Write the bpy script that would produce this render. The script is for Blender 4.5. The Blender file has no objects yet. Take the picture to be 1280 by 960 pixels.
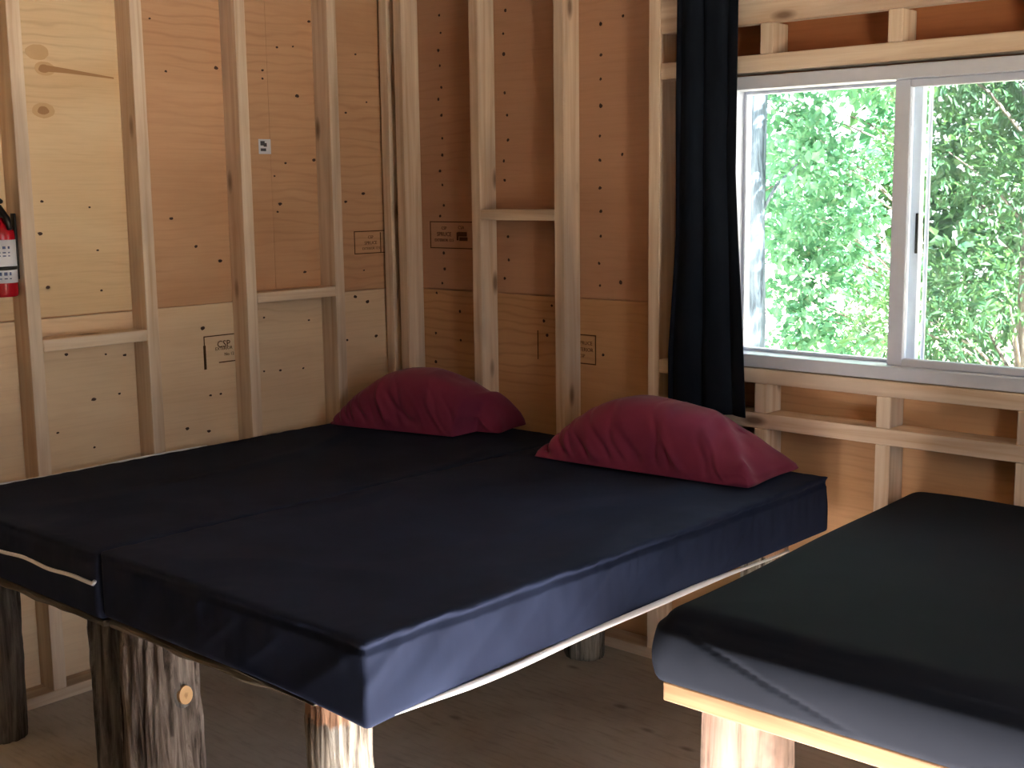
import bpy, bmesh, math, random
import numpy as np
from mathutils import Vector, Matrix, noise

random.seed(7); rng = np.random.default_rng(7)
S = bpy.context.scene
COL = S.collection

# ------------------------------------------------------------------ helpers
def lin(r, g, b):
    f = lambda c: (c / 255) / 12.92 if c / 255 <= .04045 else ((c / 255 + .055) / 1.055) ** 2.4
    return (f(r), f(g), f(b), 1)

def tag(o, label=None, cat=None, group=None, kind=None):
    if label: o['label'] = label
    if cat: o['category'] = cat
    if group: o['group'] = group
    if kind: o['kind'] = kind
    return o

def link(name, me, mat=None, parent=None, smooth=False):
    o = bpy.data.objects.new(name, me); COL.objects.link(o)
    for m in (mat if isinstance(mat, (list, tuple)) else [mat] if mat else []): me.materials.append(m)
    if parent is not None: o.parent = parent
    if smooth:
        for p in me.polygons: p.use_smooth = True
    return o

def obj(name, bm, mat=None, parent=None, smooth=False):
    bmesh.ops.recalc_face_normals(bm, faces=bm.faces[:])
    me = bpy.data.meshes.new(name); bm.to_mesh(me); bm.free()
    return link(name, me, mat, parent, smooth)

def raw(name, v, f, mat=None, parent=None, smooth=False):
    me = bpy.data.meshes.new(name); me.from_pydata([tuple(p) for p in v], [], f); me.update()
    return link(name, me, mat, parent, smooth)

def box(bm, x0, x1, y0, y1, z0, z1, bev=0.0, mi=0):
    vs = [bm.verts.new(p) for p in ((x0,y0,z0),(x1,y0,z0),(x1,y1,z0),(x0,y1,z0),(x0,y0,z1),(x1,y0,z1),(x1,y1,z1),(x0,y1,z1))]
    fs = [bm.faces.new([vs[i] for i in q]) for q in ((3,2,1,0),(4,5,6,7),(0,1,5,4),(1,2,6,5),(2,3,7,6),(3,0,4,7))]
    for f in fs: f.material_index = mi
    if bev:
        es = list({e for f in fs for e in f.edges})
        bmesh.ops.bevel(bm, geom=es, offset=bev, segments=2, affect='EDGES', profile=.5)

def board(name, x0, x1, y0, y1, z0, z1, mat, parent, bev=.003):
    """a sawn board with eased edges; origin at its middle so the grain starts differently in each"""
    c = Vector(((x0+x1)/2, (y0+y1)/2, (z0+z1)/2))
    bm = bmesh.new(); box(bm, x0-c.x, x1-c.x, y0-c.y, y1-c.y, z0-c.z, z1-c.z, bev)
    o = obj(name, bm, mat, parent); o.location = c
    return o

def empty(name, loc=(0, 0, 0)):
    o = bpy.data.objects.new(name, None); COL.objects.link(o); o.location = loc; o.empty_display_size = .1
    return o

def tube(bm, pts, r, n=10, close=True):
    pts = [Vector(p) for p in pts]; rings = []
    up = Vector((0, 0, 1))
    for i, p in enumerate(pts):
        d = (pts[min(i+1, len(pts)-1)] - pts[max(i-1, 0)]).normalized()
        a = d.cross(up if abs(d.z) < .95 else Vector((1, 0, 0))).normalized(); b = d.cross(a)
        rr = r[i] if isinstance(r, (list, tuple)) else r
        rings.append([bm.verts.new(p + rr*(math.cos(2*math.pi*k/n)*a + math.sin(2*math.pi*k/n)*b)) for k in range(n)])
    for A, B in zip(rings, rings[1:]):
        for k in range(n): bm.faces.new((A[k], A[(k+1) % n], B[(k+1) % n], B[k]))
    if close: bm.faces.new(rings[0][::-1]); bm.faces.new(rings[-1])

def lathe(bm, prof, cx, cy, n=32):
    rings = [[bm.verts.new((cx+r*math.cos(2*math.pi*k/n), cy+r*math.sin(2*math.pi*k/n), z)) for k in range(n)] for r, z in prof]
    for A, B in zip(rings, rings[1:]):
        for k in range(n): bm.faces.new((A[k], A[(k+1) % n], B[(k+1) % n], B[k]))
    bm.faces.new(rings[0][::-1]); bm.faces.new(rings[-1])

def N(x, y=0., z=0.): return noise.noise(Vector((x, y, z)))

# ------------------------------------------------------------------ materials
class NT:
    def __init__(s, name):
        s.m = bpy.data.materials.new(name); s.m.use_nodes = True
        s.t = s.m.node_tree; s.t.nodes.clear()
        s.out = s.t.nodes.new('ShaderNodeOutputMaterial')
    def n(s, typ, ins=None, **kw):
        nd = s.t.nodes.new(typ)
        for k, v in kw.items(): setattr(nd, k, v)
        for k, v in (ins or {}).items():
            if isinstance(v, bpy.types.NodeSocket): s.t.links.new(v, nd.inputs[k])
            else: nd.inputs[k].default_value = v
        return nd
    def math(s, op, a, b=0., c=None):
        nd = s.n('ShaderNodeMath', {0: a, 1: b}, operation=op)
        return nd.outputs[0]
    def ramp(s, fac, stops, interp='LINEAR'):
        nd = s.n('ShaderNodeValToRGB', {0: fac}); cr = nd.color_ramp; cr.interpolation = interp
        while len(cr.elements) < len(stops): cr.elements.new(.5)
        for e, (p, c) in zip(cr.elements, stops):
            e.position = p; e.color = c if isinstance(c, (tuple, list)) else (c, c, c, 1)
        return nd.outputs[0]
    def mix(s, fac, a, b, mode='MIX'):
        nd = s.n('ShaderNodeMix', data_type='RGBA', blend_type=mode)
        for i, v in ((0, fac), (6, a), (7, b)):
            if isinstance(v, bpy.types.NodeSocket): s.t.links.new(v, nd.inputs[i])
            else: nd.inputs[i].default_value = v
        return nd.outputs[2]
    def coords(s, sx, sy, sz, kind='Object', off=None, swap=None):
        tc = s.n('ShaderNodeTexCoord').outputs[kind]
        sep = s.n('ShaderNodeSeparateXYZ', {0: tc}).outputs
        o = [s.math('MULTIPLY', sep[i], k) for i, k in enumerate((sx, sy, sz))]
        if off is not None: o = [s.math('ADD', v, off) for v in o]
        return s.n('ShaderNodeCombineXYZ', {0: o[0], 1: o[1], 2: o[2]}).outputs[0]
    def noise(s, vec, scale=1., detail=4., rough=.55, dist=0.):
        return s.n('ShaderNodeTexNoise', {'Vector': vec, 'Scale': scale, 'Detail': detail, 'Roughness': rough, 'Distortion': dist}).outputs[0]
    def bsdf(s, col, rough=.6, spec=.3, bump=None, bstr=.2, bdist=.01, **extra):
        b = s.n('ShaderNodeBsdfPrincipled', {'Base Color': col, 'Roughness': rough, 'Specular IOR Level': spec})
        for k, v in extra.items(): b.inputs[k.replace('_', ' ')].default_value = v
        if bump is not None:
            bn = s.n('ShaderNodeBump', {'Height': bump, 'Strength': bstr, 'Distance': bdist})
            s.t.links.new(bn.outputs[0], b.inputs['Normal'])
        s.t.links.new(b.outputs[0], s.out.inputs[0])
        return s.m

def plain(name, col, rough=.5, spec=.4, **k):
    t = NT(name)
    v = t.noise(t.coords(30, 30, 30), 1, 3)
    c = t.mix(.12, col, t.mix(v, (0, 0, 0, 1), col), 'MIX')
    return t.bsdf(c, rough, spec, **k)

def plywood(name, ax, light, mid, dark, seed, grain=1., knots=.6):
    t = NT(name)
    a = {'x': (1, 0), 'y': (0, 1)}[ax]
    def cc(u, w):
        sep = t.n('ShaderNodeSeparateXYZ', {0: t.n('ShaderNodeTexCoord').outputs['Object']}).outputs
        al = sep[0] if ax == 'x' else sep[1]
        return t.n('ShaderNodeCombineXYZ', {0: t.math('MULTIPLY', al, u), 1: t.math('MULTIPLY', sep[2], w), 2: seed}).outputs[0]
    # broad figure of the rotary-cut face veneer, stretched along the sheet
    broad = t.noise(cc(.7, 3.2), 1., 4, .55, 1.2)
    col = t.mix(t.ramp(broad, [(.33, 0.), (.68, 1.)]), light, mid)
    wv = t.n('ShaderNodeTexWave', {'Vector': cc(.55, 1.6), 'Scale': 5.5, 'Distortion': 9., 'Detail': 2.5, 'Detail Scale': .9, 'Detail Roughness': .55},
             wave_type='BANDS', bands_direction='Y').outputs[1]
    line = t.ramp(wv, [(.0, 1.), (.14, .35), (.4, 0.)])
    patch = t.ramp(t.noise(cc(.9, 1.3), 1.3, 2), [(.42, 0.), (.62, 1.)])
    col = t.mix(t.math('MULTIPLY', t.math('MULTIPLY', line, patch), .24*grain), col, dark)
    fib = t.noise(cc(5, 160), 1., 3)
    col = t.mix(t.math('MULTIPLY', t.ramp(fib, [(.45, 0.), (.75, 1.)]), .13), col, dark)
    # knots, stretched a little along the grain
    vo = t.n('ShaderNodeTexVoronoi', {'Vector': cc(2.3, 3.4), 'Scale': 1., 'Randomness': 1.})
    rnd = t.n('ShaderNodeSeparateColor', {0: vo.outputs['Color']}).outputs[0]
    on = t.math('GREATER_THAN', rnd, 1-knots*.45)
    halo = t.ramp(vo.outputs['Distance'], [(.0, 1.), (.05, .7), (.16, 0.)])
    core = t.ramp(vo.outputs['Distance'], [(.012, 1.), (.035, 0.)])
    col = t.mix(t.math('MULTIPLY', t.math('MULTIPLY', halo, on), .35), col, dark)
    col = t.mix(t.math('MULTIPLY', t.math('MULTIPLY', core, on), .8), col, lin(78, 48, 28))
    return t.bsdf(col, .62, .25, bump=fib, bstr=.08, bdist=.002)

def lumber(name, ax, light=lin(232, 214, 194), dark=lin(200, 170, 142), stain=lin(160, 144, 132)):
    t = NT(name)
    rnd = t.n('ShaderNodeObjectInfo').outputs['Random']
    off = t.math('MULTIPLY', rnd, 37.)
    k = {'x': (1.3, 34, 34), 'y': (34, 1.3, 34), 'z': (34, 34, 1.3)}[ax]
    g = t.noise(t.coords(*k, off=off), 1., 4, .6, .5)
    col = t.mix(t.ramp(g, [(.35, 0.), (.7, 1.)]), light, dark)
    k2 = {'x': (1.1, 5, 5), 'y': (5, 1.1, 5), 'z': (5, 5, 1.1)}[ax]
    s = t.noise(t.coords(*k2, off=off), 1.2, 3)
    col = t.mix(t.math('MULTIPLY', t.ramp(s, [(.5, 0.), (.68, 1.)]), .55), col, stain)
    kv = {'x': (3.2, 9, 9), 'y': (9, 3.2, 9), 'z': (9, 9, 3.2)}[ax]
    vo = t.n('ShaderNodeTexVoronoi', {'Vector': t.coords(*kv, off=off), 'Scale': 1.})
    on = t.math('GREATER_THAN', t.n('ShaderNodeSeparateColor', {0: vo.outputs['Color']}).outputs[0], .5)
    core = t.ramp(vo.outputs['Distance'], [(.07, 1.), (.17, 0.)])
    halo = t.ramp(vo.outputs['Distance'], [(.05, 1.), (.4, 0.)])
    col = t.mix(t.math('MULTIPLY', t.math('MULTIPLY', halo, on), .4), col, dark)
    col = t.mix(t.math('MULTIPLY', t.math('MULTIPLY', core, on), .75), col, lin(92, 60, 38))
    val = t.math('ADD', t.math('MULTIPLY', rnd, .16), .92)
    col = t.n('ShaderNodeHueSaturation', {'Color': col, 'Value': val}).outputs[0]
    return t.bsdf(col, .65, .22, bump=g, bstr=.1, bdist=.003)

def fabric(name, col, col2, rough=.65, sheen=.25, spec=.3, weave=900., bstr=.05):
    t = NT(name)
    n1 = t.noise(t.coords(4, 4, 4), 1., 4)
    c = t.mix(t.ramp(n1, [(.35, 0.), (.7, 1.)]), col, col2)
    w = t.noise(t.coords(weave, weave, weave), 1., 1)
    cr = t.noise(t.coords(22, 22, 22), 1., 5, .6, .8)
    h = t.math('ADD', t.math('MULTIPLY', w, .15), cr)
    return t.bsdf(c, rough, spec, bump=h, bstr=bstr, bdist=.01, Sheen_Weight=sheen, Sheen_Roughness=.4)

M = {}
M['ply_left_up'] = plywood('plywood_left_upper', 'y', lin(206, 165, 130), lin(192, 149, 114), lin(146, 100, 70), 1.3, 1.1, .5)
M['ply_left_low'] = plywood('plywood_left_lower', 'y', lin(234, 212, 182), lin(220, 192, 160), lin(168, 126, 94), 5.7, 1.3, .6)
M['ply_left_yel'] = plywood('plywood_left_knotty', 'y', lin(222, 196, 160), lin(210, 179, 140), lin(152, 112, 76), 9.1, 1.6, .9)
M['ply_back_up'] = plywood('plywood_back_upper', 'x', lin(190, 148, 120), lin(178, 136, 108), lin(136, 96, 66), 3.1, .6, .1)
M['ply_back_low'] = plywood('plywood_back_lower', 'x', lin(200, 158, 118), lin(186, 144, 104), lin(132, 90, 58), 7.4, 1.2, .25)
M['ply_side'] = plywood('plywood_side', 'y', lin(140, 122, 98), lin(126, 108, 84), lin(100, 78, 56), 12.2, .8, .3)
M['ply_red'] = plywood('plywood_header', 'x', lin(176, 116, 78), lin(156, 98, 62), lin(110, 64, 40), 17.3, 1.0, .4)
for a in 'xyz': M['lum_'+a] = lumber('lumber_'+a, a)
M['lum_plank'] = lumber('lumber_bed_plank', 'x', lin(152, 130, 98), lin(112, 80, 56), lin(116, 82, 58))
M['slab'] = lumber('weathered_slab', 'x', lin(100, 92, 80), lin(60, 52, 44), lin(78, 74, 66))
M['nail'] = plain('dark_nail', lin(62, 36, 22), .6)
M['knot'] = plain('knot_wood', lin(168, 126, 84), .6)
M['ink'] = plain('stamp_ink', lin(92, 62, 38), .8, .1)
M['navy'] = fabric('navy_mattress_cover', lin(35, 42, 62), lin(29, 34, 51), .85, .0, .06)
M['char'] = fabric('charcoal_mattress_cover', lin(24, 28, 37), lin(20, 24, 33), .85, .0, .08, bstr=.04)
M['curt'] = fabric('navy_curtain_cloth', lin(22, 28, 38), lin(17, 22, 31), .9, .0, .08)
M['burg'] = fabric('burgundy_pillowcase', lin(126, 50, 78), lin(112, 44, 69), .85, .2, .1, bstr=.06)
M['zip'] = plain('white_zipper_tape', lin(232, 234, 240), .5)
M['vinyl'] = plain('white_vinyl', lin(204, 210, 226), .35, .4)
M['rubber'] = plain('black_plastic', lin(20, 20, 22), .4)
M['red'] = plain('red_enamel', lin(176, 18, 34), .25, .6)
M['label'] = plain('white_label', lin(224, 228, 240), .5)
M['blueink'] = plain('blue_print', lin(70, 84, 130), .6)
M['greyink'] = plain('grey_print', lin(70, 72, 84), .6)
M['steel'] = plain('steel', lin(150, 152, 156), .35, .6, Metallic=.9)

def bark(name, deep, mid, pale, strip=None):
    t = NT(name)
    v = t.coords(26, 26, 2.6)
    n1 = t.noise(v, 1.25, 6, .68, .9)
    col = t.ramp(n1, [(.36, deep), (.5, mid), (.68, pale)])
    n2 = t.noise(t.coords(7, 7, 3), 1., 3)
    col = t.mix(t.math('MULTIPLY', t.ramp(n2, [(.45, 0.), (.7, 1.)]), .5), col, pale)
    if strip is not None:
        z = t.n('ShaderNodeSeparateXYZ', {0: t.n('ShaderNodeTexCoord').outputs['Object']}).outputs[2]
        m = t.ramp(t.math('ADD', z, t.math('MULTIPLY', t.noise(t.coords(30, 30, 18), 1., 3), .12)), [(.575, 0.), (.59, 1.)])
        col = t.mix(m, col, strip)
    return t.bsdf(col, .9, .1, bump=n1, bstr=.6, bdist=.012)
M['bark'] = bark('furrowed_bark', lin(44, 36, 32), lin(108, 98, 92), lin(158, 150, 144))
M['bark_grey'] = bark('silver_bark', lin(50, 42, 36), lin(126, 118, 108), lin(170, 166, 158), lin(150, 116, 94))
M['bark_dark'] = bark('dark_bark', lin(44, 40, 40), lin(96, 92, 92), lin(136, 134, 136))
def peeled():
    t = NT('peeled_log_wood')
    n1 = t.noise(t.coords(38, 38, 2.5), 1., 5, .6, .6)
    col = t.ramp(n1, [(.28, lin(92, 68, 56)), (.42, lin(128, 106, 94)), (.7, lin(148, 130, 120))])
    n2 = t.noise(t.coords(6, 6, 5), 1., 4)
    col = t.mix(t.math('MULTIPLY', t.ramp(n2, [(.52, 0.), (.62, 1.)]), .75), col, lin(92, 80, 72))
    ck = t.ramp(t.noise(t.coords(16, 16, 1.2), 1., 2, .5, .3), [(.30, 1.), (.325, 0.)])
    col = t.mix(ck, col, lin(70, 48, 36))
    return t.bsdf(col, .75, .2, bump=n1, bstr=.3, bdist=.006)
M['peeled'] = peeled()

def floor_mat():
    t = NT('worn_board_floor')
    n1 = t.noise(t.coords(2.4, 2.4, 2.4), 1., 6, .6, .4)
    col = t.ramp(n1, [(.3, lin(172, 162, 157)), (.5, lin(194, 186, 181)), (.72, lin(210, 204, 199))])
    n2 = t.noise(t.coords(9, 60, 9), 1., 4)
    col = t.mix(t.math('MULTIPLY', t.ramp(n2, [(.5, 0.), (.75, 1.)]), .3), col, lin(96, 76, 62))
    vo = t.n('ShaderNodeTexVoronoi', {'Vector': t.coords(6, 12, 6), 'Scale': 1.})
    on = t.math('GREATER_THAN', t.n('ShaderNodeSeparateColor', {0: vo.outputs['Color']}).outputs[0], .7)
    k = t.ramp(vo.outputs['Distance'], [(.06, 1.), (.2, 0.)])
    col = t.mix(t.math('MULTIPLY', t.math('MULTIPLY', k, on), .5), col, lin(80, 60, 48))
    return t.bsdf(col, .7, .25, bump=n2, bstr=.1, bdist=.003)
M['floor'] = floor_mat()

def leafmat(name, c1, c2, trans):
    t = NT(name)
    r = t.noise(t.coords(9, 9, 9), 1., 2)
    c = t.mix(t.ramp(r, [(.3, 0.), (.7, 1.)]), c1, c2)
    d = t.n('ShaderNodeBsdfDiffuse', {'Color': c})
    tr = t.n('ShaderNodeBsdfTranslucent', {'Color': t.mix(.5, c, trans)})
    mx = t.n('ShaderNodeMixShader', {0: .4, 1: d.outputs[0], 2: tr.outputs[0]})
    gl = t.n('ShaderNodeBsdfGlossy', {'Color': (.8, .9, .85, 1), 'Roughness': .4})
    m2 = t.n('ShaderNodeMixShader', {0: .04, 1: mx.outputs[0], 2: gl.outputs[0]})
    t.t.links.new(m2.outputs[0], t.out.inputs[0])
    return t.m
M['leaf'] = leafmat('maple_leaf', lin(62, 114, 90), lin(94, 140, 110), lin(110, 162, 108))
M['leaf2'] = leafmat('cedar_spray', lin(30, 68, 52), lin(62, 100, 60), lin(100, 142, 70))
M['ground'] = plain('forest_floor', lin(150, 142, 122), .9)

def glass():
    t = NT('window_glass')
    a = t.n('ShaderNodeBsdfTransparent', {'Color': (.96, .98, .98, 1)})
    g = t.n('ShaderNodeBsdfGlossy', {'Color': (1, 1, 1, 1), 'Roughness': .02})
    fr = t.n('ShaderNodeFresnel', {'IOR': 1.3})
    mx = t.n('ShaderNodeMixShader', {0: fr.outputs[0], 1: a.outputs[0], 2: g.outputs[0]})
    t.t.links.new(mx.outputs[0], t.out.inputs[0]); return t.m
M['glass'] = glass()
def screen():
    t = NT('insect_mesh')
    a = t.n('ShaderNodeBsdfTransparent', {'Color': (1, 1, 1, 1)})
    d = t.n('ShaderNodeBsdfDiffuse', {'Color': lin(84, 96, 104)})
    mx = t.n('ShaderNodeMixShader', {0: .34, 1: a.outputs[0], 2: d.outputs[0]})
    t.t.links.new(mx.outputs[0], t.out.inputs[0]); return t.m
M['screen'] = screen()

# ------------------------------------------------------------------ the room
RX, RY, H = 4.4, -7.5, 2.5          # right wall, front wall, ceiling
SEAM = 1.2276
D = .089                            # stud depth
g = .003

bm = bmesh.new(); box(bm, -.1, RX+.1, RY-.1, .1, -.05, 0)
tag(obj('floor', bm, M['floor']), 'worn grey-brown board floor under the beds', 'floor', kind='structure')
bm = bmesh.new(); box(bm, -.6, RX+.3, RY-.6, .6, H, H+.06)
tag(obj('ceiling', bm, M['ply_side']), 'plywood ceiling over the cabin', 'ceiling', kind='structure')

# left wall: two courses of plywood with a narrow joint, backed
bm = bmesh.new()
box(bm, -.012, 0, RY, -1.62, 0, SEAM-g, mi=1); box(bm, -.012, 0, -1.62, .0, 0, SEAM-g, mi=1)
box(bm, -.012, 0, RY, -1.198, SEAM+g, H, mi=2)
box(bm, -.012, 0, -1.198, -.6205, SEAM+g, H, mi=0); box(bm, -.012, 0, -.6195, .0, SEAM+g, H, mi=0)
box(bm, -.03, -.0125, RY, .03, -.05, H, mi=0)
wl = tag(obj('wall_left', bm, [M['ply_left_up'], M['ply_left_low'], M['ply_left_yel'], M['nail'], M['knot']]),
         'left plywood wall with bare studs beside the double bed', 'wall', kind='structure')
# back wall with the window hole
WX0, WX1, WZ0, WZ1 = 1.57, 2.76, 1.05, 1.95
bm = bmesh.new()
box(bm, 0, WX0, 0, .012, 0, SEAM-g, mi=1); box(bm, WX0, WX1, 0, .012, 0, WZ0, mi=1); box(bm, WX1, RX, 0, .012, 0, SEAM-g, mi=1)
box(bm, 0, 1.327, 0, .012, SEAM+g, H, mi=0); box(bm, 1.3275, WX0, 0, .012, SEAM+g, H, mi=0)
box(bm, WX1, RX, 0, .012, SEAM+g, H, mi=0); box(bm, WX0, WX1, 0, .012, WZ1, H, mi=2)
for q in ((-.03, WX0, -.05, H), (WX1, RX+.1, -.05, H), (WX0, WX1, -.05, WZ0), (WX0, WX1, WZ1, H)):
    box(bm, q[0], q[1], .0125, .03, q[2], q[3], mi=0)
wb = tag(obj('wall_back', bm, [M['ply_back_up'], M['ply_back_low'], M['ply_red'], M['nail'], M['knot']]),
         'plywood wall with bare studs around the sliding window', 'wall', kind='structure')
# right wall with a doorway, front wall (behind the viewer)
DY0, DY1, DZ = -2.12, -1.50, 2.1
bm = bmesh.new()
box(bm, RX, RX+.03, RY, DY0, -.05, H); box(bm, RX, RX+.03, DY1, .03, -.05, H); box(bm, RX, RX+.03, DY0, DY1, DZ, H)
wr = tag(obj('wall_right', bm, M['ply_side']), 'plywood wall with the open doorway', 'wall', kind='structure')
bm = bmesh.new(); box(bm, -.03, RX+.03, RY-.03, RY, -.05, H)
tag(obj('wall_front', bm, M['ply_side']), 'plywood wall behind the viewer', 'wall', kind='structure')

# nail points and pin knots that show on the sheathing: small flat discs set on the plywood
def dots(name, wall, axis, pts, mat, r0, r1, flat=1.):
    bm = bmesh.new()
    for u, z in pts:
        r = random.uniform(r0, r1); n = 7 if r1 < .02 else 20
        vs = []
        for k in range(n):
            a = 2*math.pi*k/n; rr = r*(random.uniform(.75, 1.2) if n == 7 else random.uniform(.96, 1.04))
            du, dz = rr*math.cos(a)*flat, rr*math.sin(a)
            vs.append((u+du, -.0012, z+dz) if axis == 'x' else (.0012, u+du, z+dz))
        top = [bm.verts.new(v) for v in vs]
        bot = [bm.verts.new((v[0], .0005, v[2]) if axis == 'x' else (-.0005, v[1], v[2])) for v in vs]
        bm.faces.new(top)
        for k in range(n): bm.faces.new((top[k], top[(k+1) % n], bot[(k+1) % n], bot[k]))
    o = obj(name, bm, mat, wall); o['kind'] = 'stuff'
    return o
BACK = [(0.26,2.268),(0.266,2.203),(0.251,2.139),(0.258,2.082),(0.264,2.001),(0.246,1.957),(0.261,1.896),(0.263,1.809),(0.261,1.745),(0.246,1.685),(0.258,1.632),(0.264,1.553),(0.241,1.512),(0.258,1.37),(0.261,1.308),(0.246,1.251),(0.213,1.212),(0.34,1.146),(0.204,1.052),(0.341,1.033),(0.2,0.937),(0.601,2.252),(0.588,2.172),(0.59,2.098),(0.592,1.961),(0.602,1.88),(0.605,1.791),(0.583,1.716),(0.586,1.646),(0.598,1.438),(0.601,1.352),(0.579,1.282),(0.81,1.192),(0.771,1.134),(0.786,1.082),(1.039,2.164),(1.039,2.061),(1.038,1.981),(1.038,1.892),(1.034,1.79),(1.034,1.708),(1.034,1.613),(1.037,1.533),(1.037,1.447),(1.029,1.352),(1.033,1.274),(1.134,2.181),(1.131,1.725),(1.124,1.289),(1.046,1.029)]
LEFT = [(-1.092,2.188),(-1.041,2.02),(-0.839,2.042),(-1.515,1.594),(-1.352,1.573),(-1.528,1.494),(-1.333,1.433),(-1.514,1.324),(-1.328,1.302),(-1.05,1.529),(-0.957,1.43),(-0.86,1.375),(-1.466,1.104),(-1.327,1.09),(-1.257,1.08),(-1.381,0.946),(-1.286,0.953),(-1.515,0.854),(-1.389,0.786),(-0.947,1.143),(-0.928,0.901),(-0.884,0.901),(-1.031,0.795),(-0.942,0.773),(-0.641,2.046),(-0.642,2.017),(-0.572,2.131),(-0.421,2.234),(-0.499,2.139),(-0.553,1.718),(-0.607,1.671),(-0.422,1.73),(-0.489,1.962),(-0.2,2.131),(-0.15,1.953),(-0.257,1.909),(-0.181,1.603),(-0.272,1.573),(-0.586,1.57),(-0.599,1.541),(-0.483,1.314),(-0.68,1.158),(-0.473,1.131),(-0.69,0.96),(-0.617,0.955),(-0.508,0.951),(-0.189,1.304),(-0.239,1.203),(-0.177,1.18),(-0.287,1.037),(-0.136,1.039)]
dots('nail_mark', wb, 'x', BACK, M['nail'], .005, .0075)
dots('pin_knot', wl, 'y', LEFT, M['nail'], .003, .0068, 1.4)
M['knot_halo'] = plain('knot_halo', lin(204, 168, 126), .62)
dots('knot', wl, 'y', [(-1.475, 2.003), (-1.489, 1.875), (-1.497, 2.052)], M['knot_halo'], .021, .024, 1.6)
for (ky, kz, kr) in ((-1.478, 2.003, .013), (-1.490, 1.875, .013)):
    bm = bmesh.new()
    vs = [bm.verts.new((.0018, ky+1.5*kr*math.cos(2*math.pi*k/14)*(1+.12*math.sin(k*5)), kz+kr*math.sin(2*math.pi*k/14))) for k in range(14)]
    bm.faces.new(vs)
    if kz > 2:                                                           # the grain drags a dark tail away from the upper knot
        tl = [bm.verts.new((.0016, y_, z_)) for y_, z_ in ((ky+.01, kz+.011), (ky+.08, kz+.004), (ky+.24, kz-.014), (ky+.24, kz-.019), (ky+.08, kz-.010), (ky+.01, kz-.009))]
        bm.faces.new(tl)
    obj('knot_core', bm, M['knot'], wl)

# framing of the left wall: 2x4 studs, blocking, plates
YA = [-2.039, -1.633, -1.2205, -.8165, -.4095]
for y in YA: board('stud', 0, D, y, y+.0445, .038, 2.46, M['lum_z'], wl)
for y in (-2.45, -2.86, -3.27): board('stud', 0, D, y, y+.0445, .038, 2.46, M['lum_z'], wl)
board('bottom_plate', 0, D, RY, -.003, 0, .038, M['lum_y'], wl)
board('top_plate', 0, D, RY, -.003, 2.46, 2.5, M['lum_y'], wl)
board('blocking', 0, D, -1.588, -1.2215, 1.131, 1.168, M['lum_y'], wl)
board('blocking', 0, D, -.7715, -.4100, 1.222, 1.258, M['lum_y'], wl)

# framing of the back wall
XB = [.013, .096, .498, .900, 1.305]
for x in XB: board('stud', x, x+.0445, -D, -.0005, .038, 2.46, M['lum_z'], wb)
board('blocking', .5435, .8995, -D, -.0005, 1.501, 1.540, M['lum_x'], wb)
board('bottom_plate', D+.001, RX, -D, -.0005, 0, .038, M['lum_x'], wb)
board('header_plank', 1.351, RX, -D, -.045, 2.096, 2.30, M['lum_x'], wb)
board('header_board', 1.351, 2.949, -D, -.0005, 1.954, 2.005, M['lum_x'], wb)
board('sill_board', 1.351, 2.949, -D, -.0005, 1.003, 1.049, M['lum_x'], wb)
board('rail', 1.351, 2.949, -D, -.0005, .860, .909, M['lum_x'], wb)
for x in (2.95, 3.356, 3.762, 4.168): board('stud', x, x+.0445, -D, -.0005, .038, 2.0955, M['lum_z'], wb)
for x in (1.718, 2.128, 2.538):
    board('cripple_stud', x, x+.044, -D, -.0005, .9095, 1.0025, M['lum_z'], wb)
    board('cripple_stud', x, x+.044, -D, -.0005, 2.0055, 2.0955, M['lum_z'], wb)
    board('stud', x, x+.047, -D, -.0005, .038, .8595, M['lum_z'], wb)
for x in (1.524, 2.766): board('jack_stud', x, x+.043, -D, -.0005, 1.0495, 1.9535, M['lum_z'], wb)

# lumber grade stamps
def text_mesh(s, size):
    cu = bpy.data.curves.new('t', 'FONT'); cu.body = s; cu.size = size; cu.align_x = 'CENTER'; cu.extrude = .0004; cu.resolution_u = 2
    o = bpy.data.objects.new('t', cu); COL.objects.link(o)
    dg = bpy.context.evaluated_depsgraph_get(); dg.update()
    me = o.evaluated_get(dg).to_mesh(); v = [tuple(p.co) for p in me.vertices]; f = [tuple(p.vertices) for p in me.polygons]
    bpy.data.objects.remove(o); bpy.data.curves.remove(cu)
    return v, f
def stamp(wall, axis, u0, u1, z0, z1, texts, lines, bars, label):
    bm = bmesh.new()
    def rect(a, b, c, d):
        if axis == 'x': box(bm, a, b, -.001, .0003, c, d)
        else: box(bm, -.0003, .001, a, b, c, d)
    w = .0038
    if 'l' in lines: rect(u0, u0+w, z0, z1)
    if 'r' in lines: rect(u1-w, u1, z0, z1)
    if 't' in lines: rect(u0, u1, z1-w, z1)
    if 'b' in lines: rect(u0, u1, z0, z0+w)
    for q in bars: rect(*q)
    for s, size, u, z in texts:
        v, f = text_mesh(s, size)
        vs = [bm.verts.new((u+p[0], -.0008-p[2], z+p[1]) if axis == 'x' else (.0008+p[2], u+p[0], z+p[1])) for p in v]
        for q in f:
            try: bm.faces.new([vs[i] for i in q])
            except ValueError: pass
    o = obj('grade_stamp', bm, M['ink'], wall); o['label'] = label
stamp(wl, 'y', -.235, -.02, 1.368, 1.458, [('CSP', .017, -.150, 1.427), ('SPRUCE', .019, -.150, 1.404), ('EXTERIOR 12.5', .014, -.148, 1.384)], 'ltb', [(-.10, -.095, 1.37, 1.45)], 'brown ink stamp')
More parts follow.
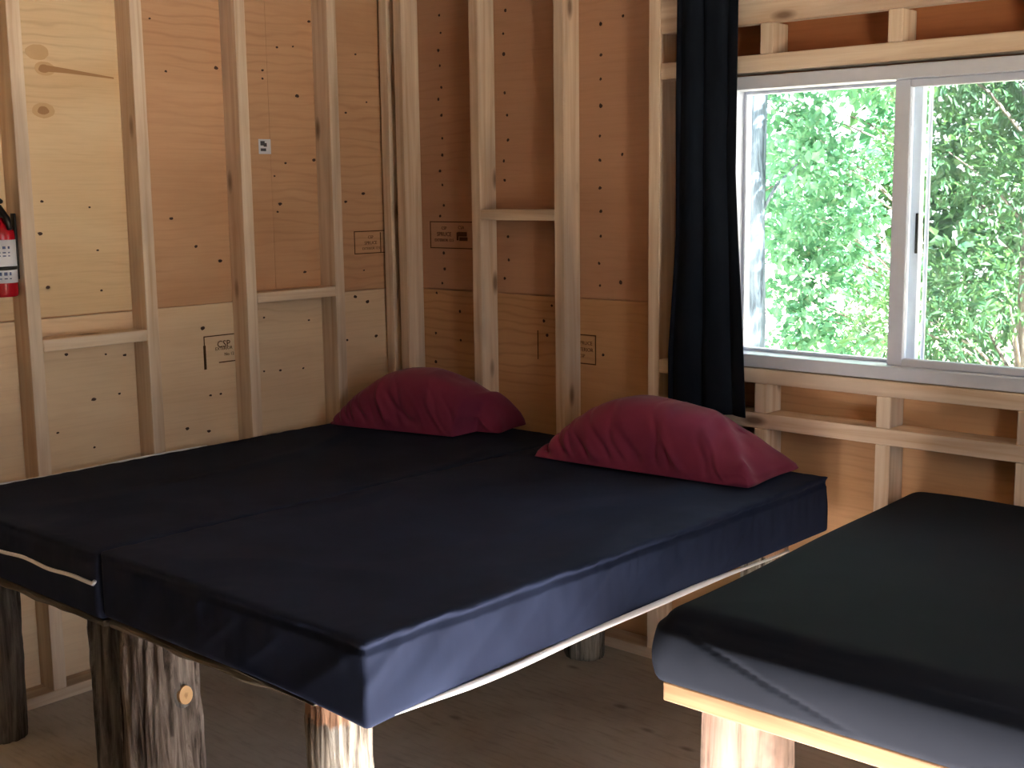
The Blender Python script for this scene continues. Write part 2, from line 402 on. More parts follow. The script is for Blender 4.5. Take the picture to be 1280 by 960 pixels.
stamp(wb, 'x', .184, .458, 1.387, 1.492, [('CSP', .017, .262, 1.460), ('SPRUCE', .023, .262, 1.435), ('EXTERIOR 12.5', .016, .262, 1.414), ('CSA', .018, .355, 1.463)], 'ltb',
      [(.335, .385, 1.435, 1.452), (.345, .388, 1.418, 1.432), (.330, .340, 1.42, 1.45)], 'brown ink stamp')
stamp(wb, 'x', .739, 1.014, .990, 1.097, [('SPRUCE', .019, .965, 1.060), ('EXTERIOR', .019, .958, 1.036), ('CSP', .017, .950, 1.014)], 'lr', [(.93, 1.014, .99, .994), (.93, 1.014, 1.093, 1.097)], 'brown ink stamp')
stamp(wl, 'y', -.945, -.72, 1.008, 1.113, [('CSP', .034, -.862, 1.068), ('EXTERIOR', .016, -.862, 1.058), ('No 12', .016, -.840, 1.036)], 'lt', [(-.948, -.938, .995, 1.08), (-.885, -.72, 1.012, 1.016)], 'smudged dark ink stamp')

# white sticker on the left wall
st = obj('sticker', (lambda b: (box(b, .0002, .0012, -.672, -.618, 1.750, 1.803), b)[1])(bmesh.new()), M['label'])
tag(st, 'small square white sticker on the left plywood wall', 'sticker')
bm = bmesh.new()
for q in ((-.664, -.645, 1.780, 1.796), (-.650, -.636, 1.776, 1.789), (-.664, -.640, 1.760, 1.770)): box(bm, .0012, .0017, *q)
obj('printed_mark', bm, M['greyink'], st)

# ------------------------------------------------------------------ window
win = tag(empty('window_1', (WX0, -.04, WZ0)), 'white vinyl sliding window looking out on trees', 'window', kind='structure')
def wpart(name, bm, m):
    o = obj(name, bm, m); o.parent = win; o.matrix_parent_inverse = Matrix.Translation(-win.location); return o
def ring(bm, x0, x1, z0, z1, w, y0, y1, wl_=None, wr_=None, wb_=None, wt_=None, bev=.003):
    wl_, wr_, wb_, wt_ = (w if k is None else k for k in (wl_, wr_, wb_, wt_))
    box(bm, x0, x0+wl_, y0, y1, z0, z1, bev); box(bm, x1-wr_, x1, y0, y1, z0, z1, bev)
    box(bm, x0+wl_, x1-wr_, y0, y1, z0, z0+wb_, bev); box(bm, x0+wl_, x1-wr_, y0, y1, z1-wt_, z1, bev)
bm = bmesh.new(); ring(bm, WX0+.001, WX1-.001, WZ0+.001, WZ1-.006, .04, -.080, .045)
wpart('frame', bm, M['vinyl'])
XM = 2.166
bm = bmesh.new(); ring(bm, WX0+.041, XM+.035, WZ0+.041, WZ1-.046, .010, -.004, .022, wr_=.035)     # fixed outer light
wpart('outer_sash', bm, M['vinyl'])
bm = bmesh.new(); ring(bm, XM-.028, WX1-.041, WZ0+.041, WZ1-.046, .022, -.052, -.024, wl_=.046)      # sliding inner sash
sash = wpart('sliding_sash', bm, M['vinyl'])
bm = bmesh.new(); box(bm, WX0+.051, XM, .006, .010, WZ0+.051, WZ1-.056); wpart('pane', bm, M['glass'])
bm = bmesh.new(); box(bm, XM+.018, WX1-.063, -.040, -.036, WZ0+.063, WZ1-.068); wpart('pane', bm, M['glass'])
bm = bmesh.new(); ring(bm, XM+.036, WX1-.041, WZ0+.041, WZ1-.046, .012, .028, .036); wpart('screen_frame', bm, M['vinyl'])
bm = bmesh.new(); box(bm, XM+.046, WX1-.052, .031, .0318, WZ0+.052, WZ1-.057); wpart('insect_screen', bm, M['screen'])
bm = bmesh.new(); box(bm, 2.192, 2.200, -.011, -.0041, 1.415, 1.53, .002); wpart('latch', bm, M['rubber'])

# ------------------------------------------------------------------ mattresses
def rounded(x0, x1, y0, y1, z0, z1, r, step, disp=None, rbot=None, shear=0.):
    nx, ny, nz = (max(2, int(round(d/step))) for d in (x1-x0, y1-y0, (z1-z0)*1.6))
    key, V, F = {}, [], []
    def vid(i, j, k):
        q = (i, j, k)
        if q not in key:
            key[q] = len(V); V.append((x0+(x1-x0)*i/nx, y0+(y1-y0)*j/ny, z0+(z1-z0)*k/nz))
        return key[q]
    for i in range(nx):
        for j in range(ny):
            F.append((vid(i, j, nz), vid(i+1, j, nz), vid(i+1, j+1, nz), vid(i, j+1, nz)))
            F.append((vid(i, j, 0), vid(i, j+1, 0), vid(i+1, j+1, 0), vid(i+1, j, 0)))
    for i in range(nx):
        for k in range(nz):
            F.append((vid(i, 0, k), vid(i+1, 0, k), vid(i+1, 0, k+1), vid(i, 0, k+1)))
            F.append((vid(i, ny, k), vid(i, ny, k+1), vid(i+1, ny, k+1), vid(i+1, ny, k)))
    for j in range(ny):
        for k in range(nz):
            F.append((vid(0, j, k), vid(0, j, k+1), vid(0, j+1, k+1), vid(0, j+1, k)))
            F.append((vid(nx, j, k), vid(nx, j+1, k), vid(nx, j+1, k+1), vid(nx, j, k+1)))
    out = []
    rb = r if rbot is None else rbot
    for (x, y, z) in V:
        p = Vector((x, y, z)); tt = min(1, max(0, (z-z0)/(z1-z0)*1.6-.3)); rr = rb+(r-rb)*tt*tt*(3-2*tt)
        c = Vector((min(max(x, x0+rr), x1-rr), min(max(y, y0+rr), y1-rr), min(max(z, z0+rr), z1-rr)))
        d = p-c
        n = d.normalized() if d.length > 1e-9 else Vector((0, 0, 1))
        q = c+n*rr if d.length > 1e-9 else p
        if disp: q = q+disp(q, n)
        out.append((q.x-shear*q.y, q.y, q.z))
    return out, F

def ridge(a): return max(0., 1-abs(a)*6)

def navy_disp(seed, x0, x1, y0, y1, z0, z1, loose=1., sag=False):
    def f(q, n):
        o = Vector((0, 0, 0)); s = seed
        if n.z > .5:                                             # loose cover lying in long shallow folds
            u = q.x*.75+q.y*.35
            fold = ridge(N(q.x*2.2+s, q.y*1.1+u, s))*.0045+N(q.x*5+s, q.y*3, s+4)*.003+N(q.x*1.4, q.y*1.2, s)*.006
            e = min(q.x-x0, x1-q.x, q.y-y0, y1-q.y)
            o.z += fold*loose*min(1, max(.15, e/.08))
            # puckers running in from the hem seam
            o.z += .0030*N(q.x*26+s, q.y*26, 0)*math.exp(-max(e, 0)/.05)
        elif n.z > -.3 and q.z > z0+.01:
            t = q.y if abs(n.x) > .5 else q.x
            h = (q.z-z0)/(z1-z0)
            inner = abs(n.x) > .5 and abs(q.x-1.014) < .03
            a = (0. if inner else 1.)*(N(t*34+s, h*1.2, s)*.0022+N(t*9-h*1.6+s, h*.8, s+2)*(.0055 if n.x > .5 else .003)+ridge(N(t*5.5-h*1.3+s, .3, s+7))*(.004 if n.x > .5 else .0015))
            o += Vector((n.x, n.y, 0))*a*loose*min(1, h*2.5+.2)
            gz = z1-.019                                         # stitched seam just under the top edge
            o -= Vector((n.x, n.y, 0))*((.011 if n.x > .5 else .0065) if not inner else 0)*math.exp(-((q.z-gz)/.0055)**2)
            if not inner: o += Vector((n.x, n.y, 0))*N(t*55, s, 3)*.0042*math.exp(-((gz-.022-q.z)/.035)**2)
        if sag and q.z < z0+.06:                                 # the cover droops over the outer foot corner
            k = max(0, 1-math.hypot(q.x-x1, (q.y-y0)*.8)/.42)
            o.z -= .016*k*k*(1-(q.z-z0)/.06)
        return o
    return f

TOP, BOT = .748, .580
def zip_tape(name, parent, pts, r, label):
    bm = bmesh.new(); tube(bm, pts, r, 8); o = obj(name, bm, M['zip'], parent, True); o['label'] = label; return o

# left mattress, against the plywood wall
b = (.100, 1.012, -1.965, -.112, BOT-.012, TOP-.001)
v, f = rounded(*b, .016, .0125, navy_disp(3.3, *b))
mL = raw('mattress', v, f, M['navy'], None, True)
tag(mL, 'navy mattress lying along the left plywood wall', 'mattress', 'navy covered mattresses')
pts = [(.30+.715*t, -1.969-.004*math.sin(t*9), .664-.006*math.sin(t*math.pi*1.1)+.003*math.sin(t*17)) for t in np.linspace(0, 1, 40)]
pts[-1] = (1.006, -1.972, .672)
zip_tape('zipper', mL, pts, .0052, 'white zipper tape')
zip_tape('piping', mL, [(.101+.003*math.sin(y*14), y, TOP-.004+.003*math.sin(y*9)) for y in np.linspace(-1.95, -1.02, 40)], .0042, 'white piping')

# right mattress of the pair
b = (1.016, 1.998, -1.960, -.115, BOT, TOP)
v, f = rounded(*b, .008, .0115, navy_disp(11.7, *b, loose=1.15, sag=True))
mR = raw('mattress', v, f, M['navy'], None, True)
tag(mR, 'navy mattress with a white zipper along its open side, nearer the second bed', 'mattress', 'navy covered mattresses')
pts = [(1.998+.003*math.sin(y*11), y, .574+.004*math.sin(y*5.0)) for y in np.linspace(-1.885, -.35, 70)]
zip_tape('zipper', mR, pts, [.0022+.0062*min(1, (i/9))*(1 if i < 50 else max(.25, 1-(i-50)/14)) for i in range(70)], 'white zipper tape')

# charcoal mattress of the second bed
def char_disp(q, n):
    o = Vector((0, 0, 0))
    o.z -= .010*max(0, n.z)*max(0, 1-min(q.x-2.24, q.y+1.43)/.25)**2
    if n.z > .5:
        o.z += N(q.x*2, q.y*2, 4)*.006*min(1, (n.z-.5)*4)
    elif n.z > -.4:
        t = q.x+q.y
        h = (q.z-.585)/.17
        # a seam that droops from the corner and fades out along the foot side
        gz = .722-.30*max(0, (q.x-2.30)) if n.y < -.5 else .722
        gr = (n.y < -.5)*min(1, max(0, (q.x-2.28)/.06))*max(0, 1-max(0, q.x-2.62)*4)
        o -= Vector((n.x, n.y, 0))*.005*math.exp(-((q.z-gz)/.0045)**2)*gr
        o += Vector((n.x, n.y, 0))*(N(t*40, h, 2)*.0026*math.exp(-((q.z-gz+.025)/.03)**2)*gr+N(t*3, h, 9)*.005+.016*math.sin(h*math.pi)*max(0, 1-max(0, n.z)/.5))
    return o
b = (2.235, 4.10, -1.428, -.094, .585, .758)
v, f = rounded(*b, .060, .0105, char_disp, rbot=.018, shear=.046)
mC = raw('mattress', v, f, M['char'], None, True)
tag(mC, 'charcoal mattress on the pale plank bed under the window', 'mattress')

# ------------------------------------------------------------------ beds of slabs on log legs
def log(name, parent, x, y, r, z1, mat, seed, rough=.007, flare=.0, lean=(0, 0), n=72, m=44, base=0.):
    V, F = [], []
    for j in range(m+1):
        t = j/m; z = base+(z1-base)*t
        for k in range(n):
            a = 2*math.pi*k/n
            ca, sa = math.cos(a), math.sin(a)
            rr = r*(1+flare*(1-t)+.05*N(ca*1.2+seed, sa*1.2, z*1.5))
            w = N(ca*7.5+seed, sa*7.5, z*3.)
            rr += rough*(abs(w)*-2.2+.5)+rough*.45*N(ca*16+seed, sa*16, z*9)
            if t > .93 or t < .02: rr -= rough*.3
            V.append((rr*ca+lean[0]*t, rr*sa+lean[1]*t, z))
    for j in range(m):
        for k in range(n):
            F.append((j*n+k, j*n+(k+1) % n, (j+1)*n+(k+1) % n, (j+1)*n+k))
    F.append(tuple(range(n))[::-1]); F.append(tuple(m*n+k for k in range(n)))
    o = raw(name, V, F, mat, parent, True); o.location = (x-parent.location.x, y-parent.location.y, -parent.location.z)
    return o

def live_slab(name, parent, x0, x1, y0, y1, z0, z1, mat, seed, wane=.018, thin=0.):
    nx, ny = 60, 40; V, F = [], []
    top, bot = [], []
    P = []                                                       # outline, natural edge on the foot side
    for i in range(nx+1):
        x = x0+(x1-x0)*i/nx; P.append((x, y0, 1))
    for j in range(1, ny+1): P.append((x1, y0+(y1-y0)*j/ny, .35))
    for i in range(1, nx+1): P.append((x1-(x1-x0)*i/nx, y1, .1))
    for j in range(1, ny): P.append((x0, y1-(y1-y0)*j/ny, .35))
    n = len(P); cx, cy = (x0+x1)/2, (y0+y1)/2
    rows = 5
    for r_ in range(rows):
        t = r_/(rows-1)
        for (x, y, e) in P:
            d = wane*e*(N(x*9+seed, y*9, t*1.5)*.7+(1-t)*.4*0+.0)+wane*e*.5*math.sin(t*math.pi)
            dx = 0 if abs(y-y0) < 1e-6 or abs(y-y1) < 1e-6 else math.copysign(1, x-cx)
            dy = math.copysign(1, y-cy) if dx == 0 else 0
            zz = z0+(z1-z0)*t
            zz = zz if r_ == rows-1 else min(z1-.001*(rows-1-r_), zz+thin*max(0, (x-(x1-.25))/.25)*(1-t))
            if r_ == 0: zz += .006*N(x*7+seed, y*7, 3)*(1 if x < x1-.2 or not thin else 0)
            V.append((x+dx*d, y+dy*d, zz))
    for r_ in range(rows-1):
        for k in range(n): F.append((r_*n+k, r_*n+(k+1) % n, (r_+1)*n+(k+1) % n, (r_+1)*n+k))
    F.append(tuple(range(n))[::-1]); F.append(tuple((rows-1)*n+k for k in range(n)))
    o = raw(name, V, F, mat, parent); o.location = -parent.location
    return o

bedL = tag(empty('log_bed', (.55, -1.0, 0)), 'log-legged bed base beneath the mattress along the left wall', 'bed', 'rustic beds on log legs')
live_slab('platform', bedL, .105, 1.005, -1.952, -.125, .548, .566, M['slab'], 2.)
log('leg', bedL, .212, -1.86, .066, .547, M['bark_dark'], 1.1, .006)
log('leg', bedL, .868, -1.85, .062, .547, M['bark_dark'], 5.1, .007)
log('leg', bedL, .22, -.24, .066, .547, M['bark_dark'], 9.1, .006)
log('leg', bedL, .83, -.24, .066, .547, M['bark'], 12.1, .006)

bedR = tag(empty('log_bed', (1.5, -1.0, 0)), 'bark-covered log bed base under the mattress with the white side zipper', 'bed', 'rustic beds on log legs')
live_slab('platform', bedR, 1.022, 1.83, -1.945, -.125, .551, .573, M['slab'], 8., thin=.020)
lb = log('leg', bedR, 1.077, -1.85, .090, .55, M['bark'], 3.7, .013, .12, n=110, m=70)
log('leg', bedR, 1.803, -1.872, .066, .5705, M['bark_grey'], 7.9, .007, .06)
log('leg', bedR, 1.119, -.20, .070, .55, M['bark_grey'], 15.2, .006)
log('leg', bedR, 1.86, -.25, .070, .55, M['bark_grey'], 19.6, .006)
# sawn-off branch knot on the thick leg
ka = math.radians(4); kd = Vector((math.cos(ka), math.sin(ka), .12)).normalized()
ks = Vector((-math.sin(ka), math.cos(ka), 0)); ku = kd.cross(ks)
kc = Vector((.090*math.cos(ka), .090*math.sin(ka), .382))
def knot_disc(bm, c, r, h, sq=1.15):
    n = 20
    a = [bm.verts.new(c+ks*r*1.08*math.cos(2*math.pi*k/n)+ku*r*sq*1.08*math.sin(2*math.pi*k/n)-kd*.01) for k in range(n)]
    b_ = [bm.verts.new(c+ks*r*math.cos(2*math.pi*k/n)+ku*r*sq*math.sin(2*math.pi*k/n)+kd*h) for k in range(n)]
    for k in range(n): bm.faces.new((a[k], a[(k+1) % n], b_[(k+1) % n], b_[k]))
    bm.faces.new(b_); bm.faces.new(a[::-1])
def knot_mat():
    t = NT('sawn_knot')
    d = t.n('ShaderNodeVectorMath', {0: t.n('ShaderNodeTexCoord').outputs['Object'], 1: tuple(kc)}, operation='DISTANCE').outputs['Value']
    nn = t.math('ADD', d, t.math('MULTIPLY', t.noise(t.coords(60, 60, 60), 1., 2), .008))
    return t.bsdf(t.ramp(t.math('MULTIPLY', nn, 25.), [(.2, lin(176, 132, 92)), (.42, lin(160, 112, 74)), (.50, lin(222, 186, 140)), (.78, lin(226, 190, 146))]), .7, .2)
bm = bmesh.new(); knot_disc(bm, kc, .020, .014)
k = obj('knot', bm, knot_mat(), lb); k['label'] = 'pale sawn branch knot'
bm = bmesh.new(); knot_disc(bm, kc, .029, .004)
kcol = obj('knot_collar', bm, M['bark_dark'], lb, True)

bedC = tag(empty('log_bed', (3.1, -.75, 0)), 'pale plank bed base on peeled log legs under the charcoal mattress', 'bed', 'rustic beds on log legs')
def pl(name, x0, x1, y0, y1, z0, z1, mat):
    o = board(name, x0, x1, y0, y1, z0, z1, mat, bedC, .004); o.location -= bedC.location; return o
for i in range(5):
    pl('plank', 2.315-.046*0-.0125*i, 4.1, -1.412+.262*i, -1.412+.262*i+.256, .541, .584, M['lum_plank'])
log('leg', bedC, 2.445, -1.285, .098, .540, M['peeled'], 2.2, .0035, .06, n=96, m=50)
log('leg', bedC, 2.42, -.22, .095, .540, M['peeled'], 6.2, .003)
log('leg', bedC, 3.95, -1.27, .095, .540, M['peeled'], 8.2, .003)
log('leg', bedC, 3.95, -.22, .095, .540, M['peeled'], 11.2, .003)

# ------------------------------------------------------------------ pillows
def pillow(cx, cy, zb, L, W, Hh, rot, seed, mat, peak=0., notch=False, hem=False):
    """a stuffed pillowcase: full in the middle, tapering to a seam at each end; folds are pushed along the surface normal"""
    nu, nv = 170, 110
    fr = random.Random(int(seed*10))
    FOLDS = [(L*(-.44+.86*(i+fr.uniform(-.35, .35))/17), fr.uniform(.07, .15), fr.choice((-1, -1, -1, .8))*fr.uniform(.006, .011), fr.uniform(.007, .014), fr.uniform(.5, 1.2)) for i in range(18)]
    u = -np.cos(np.pi*np.arange(nu+1)/nu)[:, None]*np.ones((1, nv+1))
    u = .6*u+.4*(np.linspace(-1, 1, nu+1)[:, None]*np.ones((1, nv+1)))
    v = np.ones((nu+1, 1))*(-np.cos(np.pi*np.arange(nv+1)/nv))[None, :]
    sm = lambda a0, a1, t: (lambda q: q*q*(3-2*q))(np.clip((t-a0)/(a1-a0), 0, 1))
    us = np.where(u < peak, (u-peak)/(1+peak), (u-peak)/(1-peak))      # highest a little off the middle
    A = np.clip(1-np.abs(us)**2.2, 0, 1)**.85
    B = np.clip(1-np.abs(v)**2.6, 0, 1)**.5
    top = Hh*A*B
    if hem:                                                              # hip running down to the front corner of the open end
        line = (v+1)-(1-u)*2.1
        fade = sm(.25, .6, u)*sm(-1.02, -.9, v)
        top += fade*.017*np.exp(-(line/.22)**2)*np.clip(top/.02, 0, 1)
        top -= fade*.008*np.clip(top/.05, 0, 1)*sm(.05, .5, line)
        top += .020*np.exp(-(((u-.93)/.09)**2+((v+.86)/.22)**2))
    x = u*L/2*(1-.035*(1-v*v)*np.abs(u)**6-.03*np.abs(v)**8)
    y = v*W/2*(1-.05*np.abs(u)**8)
    if notch:                                                            # mouth of the pillowcase, set back from the front fold
        k = sm(.66, .74, u); y = y+k*.125*(1-v)/2
        top = top*(1-.16*k)+.025*k*np.clip(1-np.abs(v)**3, 0, 1)*np.clip((1-u)/.05, 0, 1)
    P = np.stack([x, y, top+.012*np.clip((1-np.maximum(np.abs(u), np.abs(v)))/.02, 0, 1)], -1)
    du = np.gradient(P, axis=0); dv = np.gradient(P, axis=1)
    n = np.cross(du, dv); n /= np.linalg.norm(n, axis=-1, keepdims=True)+1e-12
    sv = (v+1)*W/2
    disp = np.zeros_like(u); zz = P[..., 2]
    for (fx, ln, am, wd, sl_) in FOLDS:
        c = x+sl_*zz*.8+.010*np.sin(zz*40+fx*60)
        disp += am*np.exp(-((c-fx)/wd)**2)*np.exp(-((zz-.02)/ln)**2)*(v < .3)
    for i in range(nu+1):
        for j in range(nv+1):
            disp[i, j] += N(x[i, j]*6+seed, y[i, j]*6, zz[i, j]*6)*.009+N(x[i, j]*17+seed, y[i, j]*14, zz[i, j]*14)*.003
    ed = np.clip((1-np.maximum(np.abs(u), np.abs(v)))/.012, 0, 1)
    P = P+n*(disp*ed)[..., None]
    P[..., 2] = np.maximum(P[..., 2], .003)
    Q = np.stack([x, y, np.zeros_like(x)], -1)
    both = np.concatenate([P.reshape(-1, 3), Q.reshape(-1, 3)])
    cr, sr = math.cos(rot), math.sin(rot)
    V = [(p[0]*cr-p[1]*sr, p[0]*sr+p[1]*cr, p[2]) for p in both]; F = []
    n1 = (nu+1)*(nv+1)
    for s_ in range(2):
        for i in range(nu):
            for j in range(nv):
                a = s_*n1+i*(nv+1)+j; q = (a, a+nv+1, a+nv+2, a+1)
                F.append(q if s_ == 0 else q[::-1])
    border = [i*(nv+1) for i in range(nu+1)]+[nu*(nv+1)+j for j in range(1, nv+1)]+[i*(nv+1)+nv for i in range(nu-1, -1, -1)]+[j for j in range(nv-1, 0, -1)]
    for a, b_ in zip(border, border[1:]+border[:1]): F.append((a, n1+a, n1+b_, b_))
    o = raw('pillow', V, F, mat, None, True)
    o.location = (cx, cy, zb)
    return o
p1 = pillow(.44, -.285, .7535, .68, .34, .195, math.radians(12), 4.1, M['burg'], -.05, notch=True)
tag(p1, 'burgundy pillow in the corner on the wall-side navy mattress', 'pillow', 'burgundy pillows')
p2 = pillow(1.515, -.292, .7575, .79, .345, .190, math.radians(4.0), 9.3, M['burg'], -.12, hem=True)
tag(p2, 'burgundy pillow beneath the dark curtain, on the mattress with the side zipper', 'pillow', 'burgundy pillows')

# ------------------------------------------------------------------ curtain
def curtain():
    nu, nv = 150, 60; V, F = [], []
    z0, z1 = .900, 2.36
    for j in range(nv+1):
        t = j/nv; z = z0+(z1-z0)*t
        xl = 1.413+.028*min(1, max(0, (z-1.08)/.38)); xr = 1.722-.050*min(1, max(0, (z-.9)/.75))
        for i in range(nu+1):
            u = i/nu
            ph = u*2*math.pi*2.7+.5*N(z*1.1, 2, u*2)+.4
            amp = .014*(1-.35*t)*(.7+.6*N(u*4, 5, z*.8)+.2)
            y = -.133+amp*math.sin(ph)+.004*N(u*9, z*3, 1)
            x = xl+(xr-xl)*u+.010*math.cos(ph)*(1 if 0 < i < nu else .3)
            V.append((x, min(y, -.096), z))
    for j in range(nv):
        for i in range(nu):
            a = j*(nu+1)+i; F.append((a, a+1, a+nu+2, a+nu+1))
    o = raw('curtain', V, F, M['curt'], None, True)
    md = o.modifiers.new('thickness', 'SOLIDIFY'); md.thickness = .003; md.offset = 0
    return tag(o, 'dark navy curtain drawn back at the left side of the window', 'curtain')
curtain()

# ------------------------------------------------------------------ fire extinguisher
fe = tag(empty('fire_extinguisher', (.049, -1.685, 1.30)), 'red fire extinguisher with a white label hung on a left wall stud', 'fire extinguisher')
def fpart(name, bm, m, smooth=True):
    o = obj(name, bm, m, None, smooth); o.parent = fe; o.matrix_parent_inverse = Matrix.Translation(-fe.location); return o
X, Y = .049, -1.685; R = .0445
bm = bmesh.new(); lathe(bm, [(.036, 1.309), (.042, 1.311), (R, 1.317), (R, 1.495), (.042, 1.512), (.034, 1.526), (.022, 1.535), (.016, 1.538), (.016, 1.548)], X, Y, 40)
fpart('cylinder', bm, M['red'])
def band(z0, z1, r, n=40):
    bm = bmesh.new(); lathe(bm, [(r-.002, z0), (r, z0), (r, z1), (r-.002, z1)], X, Y, n); return bm
fpart('paper_label', band(1.352, 1.482, R+.0008), M['label'])
fpart('strap', band(1.391, 1.402, R+.0022), M['rubber'])
for rows in (((1.375, .010), (1.364, .003)), ((1.432, .004), (1.442, .004), (1.455, .008))):
    bm = bmesh.new()
    for z_, h_ in rows:
        for aa in (-38, -18, 2):
            a0 = math.radians(aa); a1 = math.radians(aa+(12 if aa < 0 else 8))
            rr = R+.0013
            for q in range(4):
                b0 = a0+(a1-a0)*q/4; b1 = a0+(a1-a0)*(q+1)/4
                vs = [bm.verts.new((X+rr*math.cos(w), Y+rr*math.sin(w), zz)) for w, zz in ((b0, z_), (b1, z_), (b1, z_+h_), (b0, z_+h_))]
                bm.faces.new(vs)
    fpart('printed_mark', bm, M['blueink'])
bm = bmesh.new(); lathe(bm, [(.014, 1.546), (.018, 1.55), (.018, 1.575), (.012, 1.580)], X, Y, 20); fpart('valve', bm, M['steel'])
bm = bmesh.new(); tube(bm, [(X-.012, Y-.01, 1.582), (X+.01, Y, 1.578), (X+.032, Y+.012, 1.545), (X+.044, Y+.014, 1.512)], [.009, .011, .010, .008], 10); fpart('lever', bm, M['rubber'])
bm = bmesh.new(); tube(bm, [(X-.014, Y-.008, 1.597), (X+.014, Y-.006, 1.603), (X+.036, Y-.004, 1.596)], [.007, .009, .007], 10)
fpart('carry_handle', bm, M['rubber'])
bm = bmesh.new(); box(bm, X-.012, X+.012, Y+R, -1.6335, 1.36, 1.56, .002); fpart('bracket', bm, M['rubber'])

# ------------------------------------------------------------------ outdoors
bm = bmesh.new()
gn = 40
vs = [[bm.verts.new((-22+44*i/gn, -18+44*j/gn, -.45+.5*N(i*.35, j*.35, 2)*(1 if not (14 < i < 26 and 10 < j < 20) else .1)-.15)) for j in range(gn+1)] for i in range(gn+1)]
for i in range(gn):
    for j in range(gn): bm.faces.new((vs[i][j], vs[i+1][j], vs[i+1][j+1], vs[i][j+1]))
tag(obj('ground', bm, M['ground'], None, True), 'sunlit forest floor outside the cabin', 'ground', kind='structure')

def leaf_cloud(blobs, count, size, droop=.3, shape='leaf'):
    """leaves scattered in soft clumps; each is a small folded, pointed blade"""
    w = np.array([b_[3]**2 for b_ in blobs]); w /= w.sum()
    which = rng.choice(len(blobs), count, p=w)
    C_ = np.array([b_[:3] for b_ in blobs])[which]; R_ = np.array([b_[3] for b_ in blobs])[which]
    d = rng.normal(size=(count, 3)); d /= np.linalg.norm(d, axis=1)[:, None]
    rad = R_*rng.uniform(.25, 1, count)**.5
    P = C_+d*rad[:, None]*np.array([1, 1, .8])
    ax = d+rng.normal(size=(count, 3))*.8; ax[:, 2] -= droop; ax /= np.linalg.norm(ax, axis=1)[:, None]
    nm = rng.normal(size=(count, 3))*.6+np.array([0, 0, 1.]); sd = np.cross(nm, ax); sd /= np.linalg.norm(sd, axis=1)[:, None]+1e-9
    up = np.cross(ax, sd)
    s = size*rng.uniform(.6, 1.3, count)[:, None]
    wd = .34 if shape == 'leaf' else .2
    a = P; b_ = P+ax*s*.45+sd*s*wd+up*s*.10; c = P+ax*s; e = P+ax*s*.45-sd*s*wd+up*s*.10
    V = np.stack([a, b_, c, e], 1).reshape(-1, 3)
    F = [(4*i, 4*i+1, 4*i+2, 4*i+3) for i in range(count)]
    # fold along the midrib
    F = [t for i in range(count) for t in ((4*i, 4*i+1, 4*i+2), (4*i, 4*i+2, 4*i+3))]
    return V, F

def tree(x, y, zb, h, r, blobs, count, size, leaf, label, lean=(0, 0), bm_=None, shape='leaf', group=None):
    t = tag(empty('tree', (x, y, zb)), label, 'tree', group)
    bm = bmesh.new()
    tp = [(lean[0]*k/10+.04*N(k*.5, x, y), lean[1]*k/10+.04*N(k*.5, y, x), h*k/10) for k in range(11)]
    tube(bm, tp, [r*(1-.07*k) for k in range(11)], 16)
    obj('trunk', bm, bm_ or M['bark'], t, True)
    bm = bmesh.new()
    for (bx, by, bz, br) in blobs:
        k = min(.95, max(.1, (bz-.25*br)/h-.05)); i = int(k*10)
        q = Vector(tp[i]); e = Vector((bx, by, bz)); mid = (q+e)/2+Vector((0, 0, .06))
        tube(bm, [q, mid, e], [r*.2, r*.13, r*.05], 6)
    obj('branch', bm, bm_ or M['bark'], t, True)
    V, F = leaf_cloud(blobs, count, size, shape=shape)
    raw('foliage', V, F, leaf, t)
    return t

M['birch'] = bark('pale_grey_bark', lin(44, 52, 62), lin(74, 86, 100), lin(104, 116, 128))
def blobs(n, cx, cy, z0, z1, rx, ry, r0, r1, seed):
    rr = random.Random(seed)
    return [(cx+rr.uniform(-rx, rx), cy+rr.uniform(-ry, ry), rr.uniform(z0, z1), rr.uniform(r0, r1)) for _ in range(n)]
GZ = -.6
# pale trunk seen at the left edge of the pane
tree(-.79, 4.0, GZ, 6.5, .085, [(.25, .1, 2.35, .22), (-.3, 0, 2.6, .3), (.1, -.2, 3.6, .5), (-.4, .2, 3.9, .6), (.5, .3, 4.6, .6), (0, 0, 5.6, .7)], 2600, .075, M['leaf'],
     'pale grey trunked tree outside the left edge of the window', bm_=M['birch'])
# maple filling the left pane
CL = [(-1.086,2.141),(-.905,1.99),(-.662,1.925),(-.418,1.999),(-.295,2.222),(-1.078,1.794),(-.782,1.702),(-.501,1.725),(-.291,1.775),(-1.037,1.444),(-.774,1.387),(-1.132,1.207),(-.962,1.093),(-.641,1.216),(-1.056,.822),(-.826,.921),(-.602,.958),(-.852,.654),(-1.083,.52),(-.717,.485),(-.523,.423),(-1.114,.366),(-.368,1.389),(-.988,2.193)]
rr = random.Random(4)
bl = [(x_+.10, rr.uniform(-.45, .25), z_+.6, rr.uniform(.15, .25)) for x_, z_ in CL]+blobs(16, -.3, -.1, 3.0, 4.3, 1.0, .7, .25, .42, 3)
tree(-.10, 5.0, GZ, 4.8, .045, bl, 15000, .075, M['leaf'],
     'light green broadleaf tree beyond the left window pane')
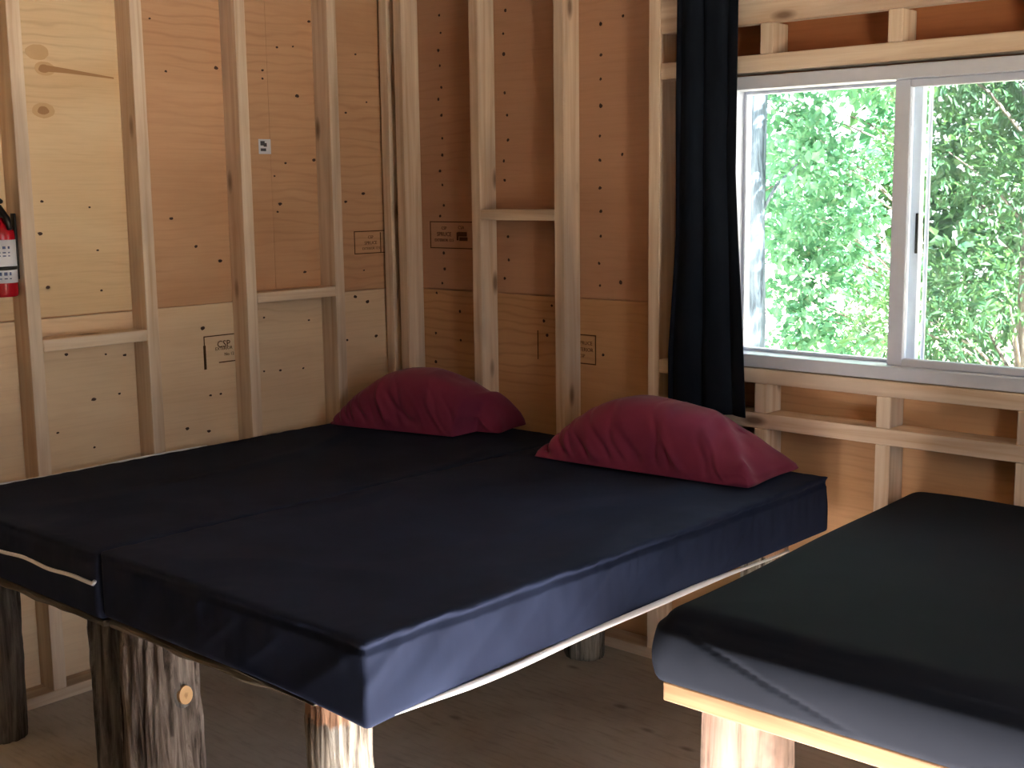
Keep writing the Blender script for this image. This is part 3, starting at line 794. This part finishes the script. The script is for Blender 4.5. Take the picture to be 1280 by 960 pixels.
# dense cedar filling the right pane
tree(1.05, 4.0, GZ, 4.8, .07, blobs(46, .15, .1, .5, 3.6, .75, .7, .25, .45, 5), 20000, .07, M['leaf2'],
     'dense dark green tree close outside the right window pane', shape='spray', bm_=M['bark'])
tree(-4.7, 8.5, GZ, 7, .12, blobs(40, 0, 0, 1.2, 6.5, 1.6, 1.4, .45, .85, 8), 12000, .13, M['leaf'],
     'distant green tree seen through gaps in the nearer leaves', group='trees further off behind the window')
tree(-.6, 8.8, GZ, 7, .12, blobs(40, 0, 0, 1.2, 6.2, 1.4, 1.4, .45, .85, 13), 12000, .13, M['leaf2'],
     'distant green tree seen through gaps in the nearer leaves', group='trees further off behind the window')

# ------------------------------------------------------------------ light
W = bpy.data.worlds.new('World'); S.world = W; W.use_nodes = True
nt = W.node_tree; bg = nt.nodes['Background']
bg.inputs[0].default_value = (.87, .94, 1., 1); bg.inputs[1].default_value = 4.0
def portal(name, loc, rot, sx, sy):
    l = bpy.data.lights.new(name, 'AREA'); l.shape = 'RECTANGLE'; l.size = sx; l.size_y = sy; l.cycles.is_portal = True
    o = bpy.data.objects.new(name, l); COL.objects.link(o); o.location = loc; o.rotation_euler = rot
portal('portal_door', (RX+.05, (DY0+DY1)/2, DZ/2), (0, math.radians(90), 0), DZ, DY1-DY0)
portal('portal_window', ((WX0+WX1)/2, .06, (WZ0+WZ1)/2), (math.radians(-90), 0, 0), WX1-WX0, WZ1-WZ0)
sl = bpy.data.lights.new('sun', 'SUN'); sl.energy = 150; sl.angle = math.radians(1.5); sl.color = (1, .965, .92)
so = bpy.data.objects.new('sun', sl); COL.objects.link(so)
so.rotation_euler = Vector((.72, .00, .62)).to_track_quat('Z', 'Y').to_euler()

# ------------------------------------------------------------------ camera
cam = bpy.data.cameras.new('camera'); co = bpy.data.objects.new('camera', cam); COL.objects.link(co)
cam.sensor_width = 36; cam.lens = 1590.2655/1280*36; cam.clip_start = .05
r_ = Vector((.74032148, .67212703, -.01301393)); u_ = Vector((-.09279015, .12133977, .98826446)); f_ = Vector((-.66581837, .73042584, -.1521972))
co.matrix_world = Matrix(((r_.x, u_.x, -f_.x, 3.809384), (r_.y, u_.y, -f_.y, -3.511452), (r_.z, u_.z, -f_.z, 1.616374), (0, 0, 0, 1)))
S.camera = co
vs_ = S.view_settings; S.display_settings.display_device = 'sRGB'
vs_.view_transform = 'Standard'; vs_.look = 'None'; vs_.gamma = 1; vs_.use_curve_mapping = False; vs_.exposure = .97
S.cycles.use_denoising = True; S.cycles.max_bounces = 10; S.cycles.diffuse_bounces = 6; S.cycles.transparent_max_bounces = 16
S.cycles.sample_clamp_indirect = 8
